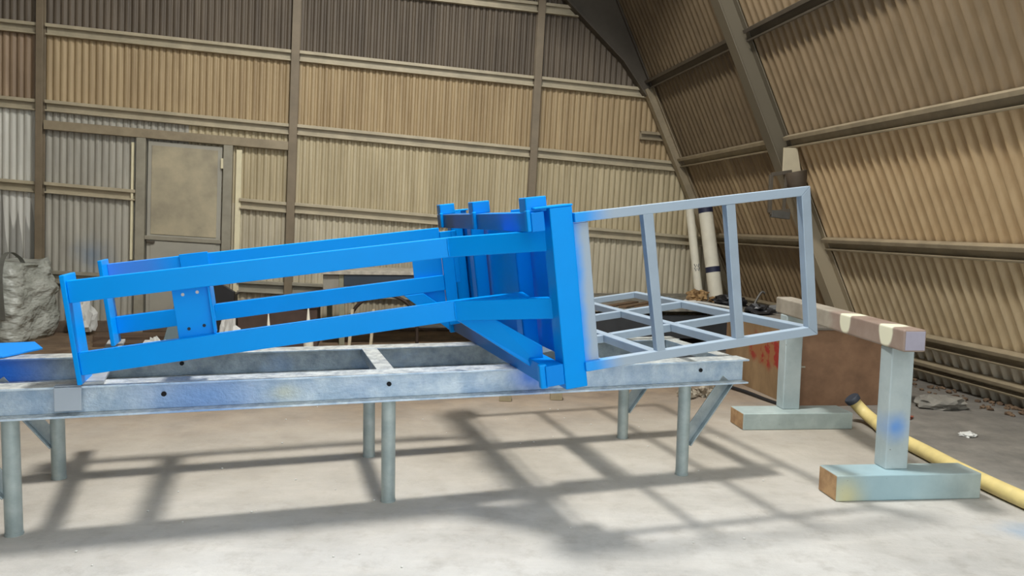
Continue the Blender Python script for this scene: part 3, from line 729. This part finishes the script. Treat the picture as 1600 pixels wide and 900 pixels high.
# stack of dark sheets behind the right end of the table
for k in range(3):
    mb = MB(); c0 = V((.75+.04*k, 7.55+.05*k, .16+.035*k)); mb.box(c0, CX*(1.35-.1*k)+CY*.05, CY*.95, Z*.03)
    o = solo(mb.build('steel_sheet', simple('dark flat sheet', s8(74-6*k, 80-6*k, 86-6*k), .5, .3, .25, 4), None, .003), c0+CX*.7+CY*.5)
    tag(o, ('lowest of three dark steel sheets stacked behind the right end of the table', 'middle of three dark steel sheets stacked behind the right end of the table', 'topmost of three dark steel sheets stacked behind the right end of the table')[k], 'sheet', 'steel sheets behind the table')
chock_m = wood('pale timber chock', s8(150, 138, 110), s8(186, 172, 140), (1, 1, 3))
for k, (x, y) in enumerate(((.86, 7.68), (1.95, 7.90), (.80, 8.42), (1.85, 8.6))):
    mb = MB(); mb.aabox(x-.06, x+.06, y-.05, y+.05, 0, .158); o = solo(mb.build('sheet_bearer', chock_m, None, .004), (x, y, 0))
    tag(o, ('timber bearer under the front left corner of the steel sheets', 'timber bearer under the front right corner of the steel sheets', 'timber bearer under the rear left corner of the steel sheets', 'timber bearer under the rear right corner of the steel sheets')[k], 'bearer', 'bearers under the steel sheets')
for k, (x, y) in enumerate(((-.04, 6.86), (.425, 6.95))):
    mb = MB(); mb.aabox(x-.055, x+.055, y-.05, y+.05, 0, .10); o = solo(mb.build('timber_chock', chock_m, None, .006), (x, y, 0))
    tag(o, ('left pale timber chock on the floor under the table', 'right pale timber chock on the floor under the table')[k], 'chock', 'timber chocks under the table')
rag = simple('dirty white rags', s8(190, 182, 164), .85, 0, .35, 10, dark=s8(110, 96, 76))
tag(lump('dirty_rag', (1.66, 7.12, 0), (.075, .07, .075), rag, 21, .8), 'left bundled dirty rag on the floor behind the right table leg', 'rag')
tag(lump('dirty_rag', (1.86, 7.18, 0), (.08, .06, .075), rag, 23, .8), 'right bundled dirty rag on the floor behind the right table leg', 'rag')
mb = MB(); mb.tube(smooth_path([(2.2, 7.55, .02), (2.3, 7.3, .02), (2.38, 7.05, .015), (2.46, 6.85, .012)]), .018, 8)
o = solo(mb.build('black_cable', blk, None), (2.35, 7.1, 0)); tag(o, 'black cable on the floor along the foot of the plywood crate', 'cable')

# ------------------------------------------------------------------ floodlight on the side frame
fx = thing('floodlight', RP(F2-.22, 2.2, .2), 'old floodlight in a rectangular bracket on the leaning rafter', 'light')
FB = RP(F2-.24, 2.44, .30)
mb = MB()
c0 = FB+G*-.24
for (p, q) in ((c0+Z*.12, c0-Z*.30), (c0+Z*.12, FB+Z*.16), (c0-Z*.30, FB-Z*.27)):
    mb.bar(p, q, .04, .035, up=D)
mb.bar(FB-G*.06+Z*.14, FB-G*.07-Z*.28, .03, .03, up=D)
mb.build('bracket', M_STEELD, fx, .003)
mb = MB(); mb.tube([FB+G*.04+Z*.16, FB+G*.06+Z*.06, FB+G*.10-Z*.06], [.13, .12, .07], 20); tag(mb.build('lamp_body', simple('dusty lamp shell', s8(96, 84, 70), .6, .2, .2, 8), fx), 'dusty brown lamp shell')
mb = MB(); mb.prism([FB+G*-.10+Z*.42, FB+G*.06+Z*.42, FB+G*.12+Z*.15, FB+G*-.10+Z*.15], D*.02); tag(mb.build('gusset', simple('pale plate', s8(196, 184, 156), .5, .1, .1, 5), fx, .002), 'pale gusset plate')
mb = MB(); mb.bar(FB-G*.22-Z*.31, FB+G*.0-Z*.33, .08, .05, up=D); mb.build('ballast_box', M_DKST, fx, .004)

# ------------------------------------------------------------------ left background: bulk bag, bench, odds and ends
def bulk_bag(c, sx, sy, h):
    t = thing('bulk_bag', c, 'grey woven bulk bag slumped against the back wall at the left', 'bag')
    n = 26; bm = bmesh.new(); bmesh.ops.create_cube(bm, size=1); bmesh.ops.subdivide_edges(bm, edges=bm.edges, cuts=n, use_grid_fill=True)
    for vx in bm.verts:
        x, y, z = vx.co; z01 = z+.5
        p = 8; rr = (abs(2*x)**p+abs(2*y)**p)**(1/p) or 1
        k = max(abs(2*x), abs(2*y))/max(rr, 1e-4) if rr else 1
        bul = 1+.10*math.sin(math.pi*z01)+.02-.10*z01
        X, Y = x*sx*k*bul, y*sy*k*bul
        q = V((X*2.2, Y*2.2, z01*2.4))
        f = noise.noise(q*1.5)*.05+noise.noise(q*3.6)*.035*z01+abs(noise.noise(V((X*5, Y*5, z01*9))))*.05*min(1, z01*1.4)
        rad = V((X, Y, 0)); rl = rad.length or 1
        X += X/rl*f*1.2; Y += Y/rl*f*1.2
        zz = z01*h*(1+.0)
        if z01 > .95: zz += noise.noise(q*1.3)*.10-.06*(1-(abs(2*x)+abs(2*y))/2)
        vx.co = V((X, Y, max(zz, 0)))
    for fc in bm.faces: fc.smooth = True
    me = bpy.data.meshes.new('bag_body'); bm.to_mesh(me); bm.free()
    o = bpy.data.objects.new('bag_body', me); COL.objects.link(o); o.parent = t
    me.materials.append(simple('grey woven polypropylene', s8(190, 192, 182), .38, 0, .25, 4, dark=s8(150, 152, 142)))
    nt = me.materials[0].node_tree; b = nt.nodes['Principled BSDF']; vv = coords(nt, (1, 1, 1.8))
    bump(nt, b, nz(nt, vv, 3.2, 3, .5, .3, .7), .8, .07)
    sm = simple('dark grey webbing', s8(112, 112, 104), .7, 0, .2, 10)
    for (x, y) in ((.40, -.5), (-.40, -.5)):
        cpt = t.location
        mb = MB(); pth = smooth_path([cpt+V((sx*x, sy*y*1.22, .30*h)), cpt+V((sx*x*.98, sy*y*1.24, .6*h)), cpt+V((sx*x*.92, sy*y*1.16, h*.85)), cpt+V((sx*x*.8, sy*y*.85, h+.03)), cpt+V((sx*x*.78, sy*y*.5, h+.10)), cpt+V((sx*x*.85, sy*y*.15, h+.02)), cpt+V((sx*x*.9, sy*y*.05, h-.08))])
        for p, q in zip(pth[:-1], pth[1:]):
            mb.box(p-V((.03, 0, 0)), V((.06, 0, 0)), q-p, V((0, -.006, .003)))
        tag(mb.build('lifting_strap', sm, t), 'dark webbing strap')
    return t
bulk_bag(V((-6.55, 9.75, 0)), .98, .85, 1.02)
# timber planks on the ground before the wall
for k in range(3):
    mb = MB(); y = -.75-.30*k
    mb.box(rp(-9.45+.1*k, 0, y), G*(1.05-.05*k), D*.24, Z*(.05+.03*(k == 1)))
    o = solo(mb.build('timber_plank', wood('dark weathered plank', s8(70, 54, 42), s8(112, 90, 70), (1, 8, 8)), None, .006), rp(-8.9, 0, y+.1))
    tag(o, ('dark plank on the ground nearest the gable wall', 'second dark plank out from the gable wall', 'dark plank on the ground farthest from the gable wall')[k], 'plank', 'planks along the gable wall')
tag(lump('white_sack', (-5.72, 10.2, .05), (.14, .12, .28), wh, 41, .5), 'small white plastic sack beside the grey bulk bag', 'sack')
mb = MB(); mb.bar(V((-6.0, 10.55, .55)), V((-5.45, 10.65, .53)), .03, .03); 
# dark bin with things beside the door
M_BIN = simple('dark brown box', s8(84, 66, 56), .7, 0, .35, 3)
def boxthing(name, c, sx, sy, h, mat, label, cat, lip=True, ang=ca):
    ux = V((math.cos(ang), math.sin(ang), 0)); uy = V((-ux.y, ux.x, 0)); t = thing(name, c, label, cat)
    tk = .02
    for nm, (x0, x1, y0, y1) in dict(front_panel=(0, sx, 0, tk), back_panel=(0, sx, sy-tk, sy), side_panel=(0, tk, tk, sy-tk), side_panel_=(sx-tk, sx, tk, sy-tk)).items():
        mb = MB(); mb.box(V(c)+ux*(x0-sx/2)+uy*(y0-sy/2), ux*(x1-x0), uy*(y1-y0), Z*h); mb.build(nm.strip('_'), mat, t, .003)
    mb = MB(); mb.box(V(c)-ux*(sx/2-tk)-uy*(sy/2-tk), ux*(sx-2*tk), uy*(sy-2*tk), Z*.03); mb.build('base', mat, t)
    if lip:
        mb = MB()
        for (x0, x1, y0, y1) in ((-.02, sx+.02, -.02, .03), (-.02, sx+.02, sy-.03, sy+.02), (-.02, .03, .03, sy-.03), (sx-.03, sx+.02, .03, sy-.03)):
            mb.box(V(c)+ux*(x0-sx/2)+uy*(y0-sy/2)+Z*h, ux*(x1-x0), uy*(y1-y0), Z*.025)
        mb.build('rim', mat, t, .003)
    return t
boxthing('storage_box', (-2.95, 9.75, 0), .95, .6, .50, M_BIN, 'dark brown storage box on the ground between the door and the workbench', 'box')
boxthing('drum_stand', (-3.66, 9.72, 0), .28, .33, .62, blk, 'narrow black bin beside the dark brown storage box', 'bin', True)
M_TEAL = simple('teal grey sheet', s8(112, 130, 134), .5, .2, .15, 4)
mb = MB(); mb.prism([V((-4.22, 9.15, 0)), V((-3.98, 9.2, 0)), V((-3.86, 9.45, .86)), V((-4.06, 9.42, .86))], V((.0, .03, 0)))
o = solo(mb.build('leaning_board', M_TEAL, None, .003), (-4.1, 9.2, 0)); tag(o, 'teal grey board standing propped in front of the door', 'board')
mb = MB(); mb.prism([V((-3.78, 9.25, .0)), V((-3.42, 9.3, .0)), V((-3.40, 9.36, .70)), V((-3.75, 9.31, .92)), V((-3.8, 9.3, .92))], V((.0, .04, 0)))
o = solo(mb.build('dark_panel', blk, None, .003), (-3.6, 9.3, 0)); tag(o, 'black sheet standing right of the teal grey board', 'panel')
tag(lump('white_rag', (-4.22, 9.0, .0), (.12, .10, .10), wh, 51, .7), 'white rag on the ground left of the teal grey board', 'rag')
tag(lump('white_rag', (-3.74, 9.0, .0), (.10, .10, .30), wh, 52, .5), 'tall white bundle beside the black sheet', 'rag')
tag(lump('foam_lump', (-3.32, 8.95, 0), (.11, .09, .33), wh, 53, .45), 'white foam lump right of the tall white bundle', 'foam')
# bottles with pointed nozzles on the ground
bot = simple('white plastic bottle', s8(236, 232, 214), .4, 0, .06, 6)
def bottle(c, h, r, label):
    t = thing('nozzle_bottle', c, label, 'bottle', 'white nozzle bottles')
    cz = V(c)
    mb = MB(); hs = [(0, r*.95), (.02, r), (.5, r), (.58, r*.9), (.63, r*.55)]
    mb.tube([cz+Z*(h*a_) for a_, _ in hs], [b_ for _, b_ in hs], 20); mb.build('bottle_body', bot, t)
    mb = MB(); hs = [(.63, r*.5), (.7, r*.42), (.93, r*.18), (1.0, r*.1)]
    mb.tube([cz+Z*(h*a_) for a_, _ in hs], [b_ for _, b_ in hs], 16); mb.build('nozzle', bot, t)
    return t
bottle((-2.74, 8.6, 0), .545, .045, 'left of the two white bottles with pointed nozzles behind the frame')
bottle((-2.29, 8.6, 0), .625, .055, 'right of the two white bottles with pointed nozzles behind the frame')
# workbench against the gable
wb = thing('workbench', (-1.45, 10.0, 0), 'grey steel workbench with dark drawer front behind the blue frame', 'workbench')
wo = V((-2.42, 9.70, 0)); WH = .96
M_WT = simple('pale worn bench top', s8(190, 184, 170), .7, 0, .35, 14)
mb = MB(); mb.box(wo+Z*(WH-.05), CX*2.1, CY*.75, Z*.05); mb.build('bench_top', M_WT, wb, .004)
mb = MB(); mb.box(wo+CX*.28+CY*.02+Z*(WH-.20), CX*1.75, CY*.6, Z*.149); tag(mb.build('drawer', simple('navy grey drawer front', s8(50, 62, 74), .5, .1, .15, 5), wb, .004), 'dark navy drawer front')
mb = MB(); mb.box(wo+CX*.02+CY*.05+Z*.55, CX*.24, CY*.5, Z*(WH-.61)); mb.build('side_cabinet', simple('grey cabinet', s8(150, 146, 134), .6, .1, .2, 5), wb, .004)
for (x, y) in ((.22, .04), (1.98, .04), (.03, .68), (2.0, .68)):
    mb = MB(); mb.box(wo+CX*x+CY*y, CX*.07, CY*.05, Z*(WH-.05)); mb.build('leg', simple('olive grey leg', s8(150, 148, 124), .6, .1, .2, 7), wb, .003)
mb = MB(); mb.bar(wo+CX*.02+CY*.35+Z*.22, wo+CX*2.08+CY*.35+Z*.22, .5, .02); mb.build('shelf', M_DKST, wb)
tag(lump('oil_can', wo+CX*1.42+CY*.2+Z*WH, (.07, .06, .06), blk, 61, .3), 'small dark lump sitting on the workbench top', 'lump')
mb = MB(); cpt = wo+CX*.78+CY*-.25
mb.tube([cpt+CX*(.42*math.cos(t_))+Z*(.30+.38*math.sin(t_)) for t_ in [math.pi*k/20 for k in range(21)]], .022, 10)
mb2 = MB(); mb.tube([cpt+CX*.42+Z*.02, cpt+CX*.42+Z*.30], .022, 10); mb.tube([cpt-CX*.42+Z*.02, cpt-CX*.42+Z*.30], .022, 10)
mb.tube([cpt-CX*.42+Z*.02, cpt+CX*.42+Z*.02], .02, 10)
o = solo(mb.build('steel_hoop', simple('dark rusty hoop', s8(62, 50, 42), .6, .2, .3, 8), None), cpt); tag(o, 'dark rusty arched hoop standing in front of the workbench', 'hoop')
for k, x in enumerate((.36, .62)):
    mb = MB(); mb.bar(wo+CX*x+CY*-.5, wo+CX*(x+.04)+CY*-.3+Z*.5, .035, .035); o = solo(mb.build('thin_stake', wood('pale stake', s8(160, 148, 124), s8(190, 178, 150)), None, .002), wo+CX*x+CY*-.5)
    tag(o, ('left pale stake leaning on the workbench', 'right pale stake leaning on the workbench')[k], 'stake', 'stakes at the workbench')
# rubble along the foot of the leaning side
mb = MB()
rb = simple('brown rubble and soil', s8(120, 98, 76), .95, 0, .45, 8, dark=s8(74, 58, 44))
bm = bmesh.new()
for k in range(140):
    s = -2.6-random.random()*3.6; off = .08+random.random()**2*.35; r = random.uniform(.01, .034)
    c = K+D*s-G*off
    q = bmesh.ops.create_icosphere(bm, subdivisions=1, radius=r)
    for vx in q['verts']:
        vx.co = V((vx.co.x*random.uniform(.8, 1.4), vx.co.y*random.uniform(.8, 1.4), vx.co.z*.6+r*.4))+V((c.x, c.y, 0))
me = bpy.data.meshes.new('rubble'); bm.to_mesh(me); bm.free(); me.materials.append(rb)
o = bpy.data.objects.new('rubble', me); COL.objects.link(o); tag(o, 'brown rubble and soil along the foot of the leaning corrugated wall', 'rubble', None, 'stuff')
o = lump('concrete_lump', (3.95, 6.95, 0), (.22, .17, .07), simple('grey concrete lump', s8(138, 134, 124), .9, 0, .3, 6), 71, .4); tag(o, 'flat grey lump of concrete near the foot of the leaning wall', 'rubble')
o = lump('red_scrap', (3.33, 6.5, 0), (.12, .07, .02), simple('rust red scrap', s8(140, 78, 60), .8), 72, .6); tag(o, 'rust red scrap on the floor right of the trestle stand', 'scrap')
o = lump('white_scrap', (3.62, 5.95, 0), (.06, .05, .02), wh, 73, .6); tag(o, 'small white scrap on the dark floor by the leaning wall', 'scrap')
bm = bmesh.new()
for k in range(60):
    x, y = random.uniform(-2.2, 1.7), random.uniform(3.2, 6.8); r = random.uniform(.003, .008)
    q = bmesh.ops.create_icosphere(bm, subdivisions=1, radius=r)
    for vx in q['verts']: vx.co = V((vx.co.x+x, vx.co.y+y, vx.co.z*.6+r*.5))
me = bpy.data.meshes.new('floor_crumbs'); bm.to_mesh(me); bm.free(); me.materials.append(wh)
o = bpy.data.objects.new('floor_crumbs', me); COL.objects.link(o); tag(o, 'scattered pale crumbs of grit on the concrete floor', 'grit', None, 'stuff')
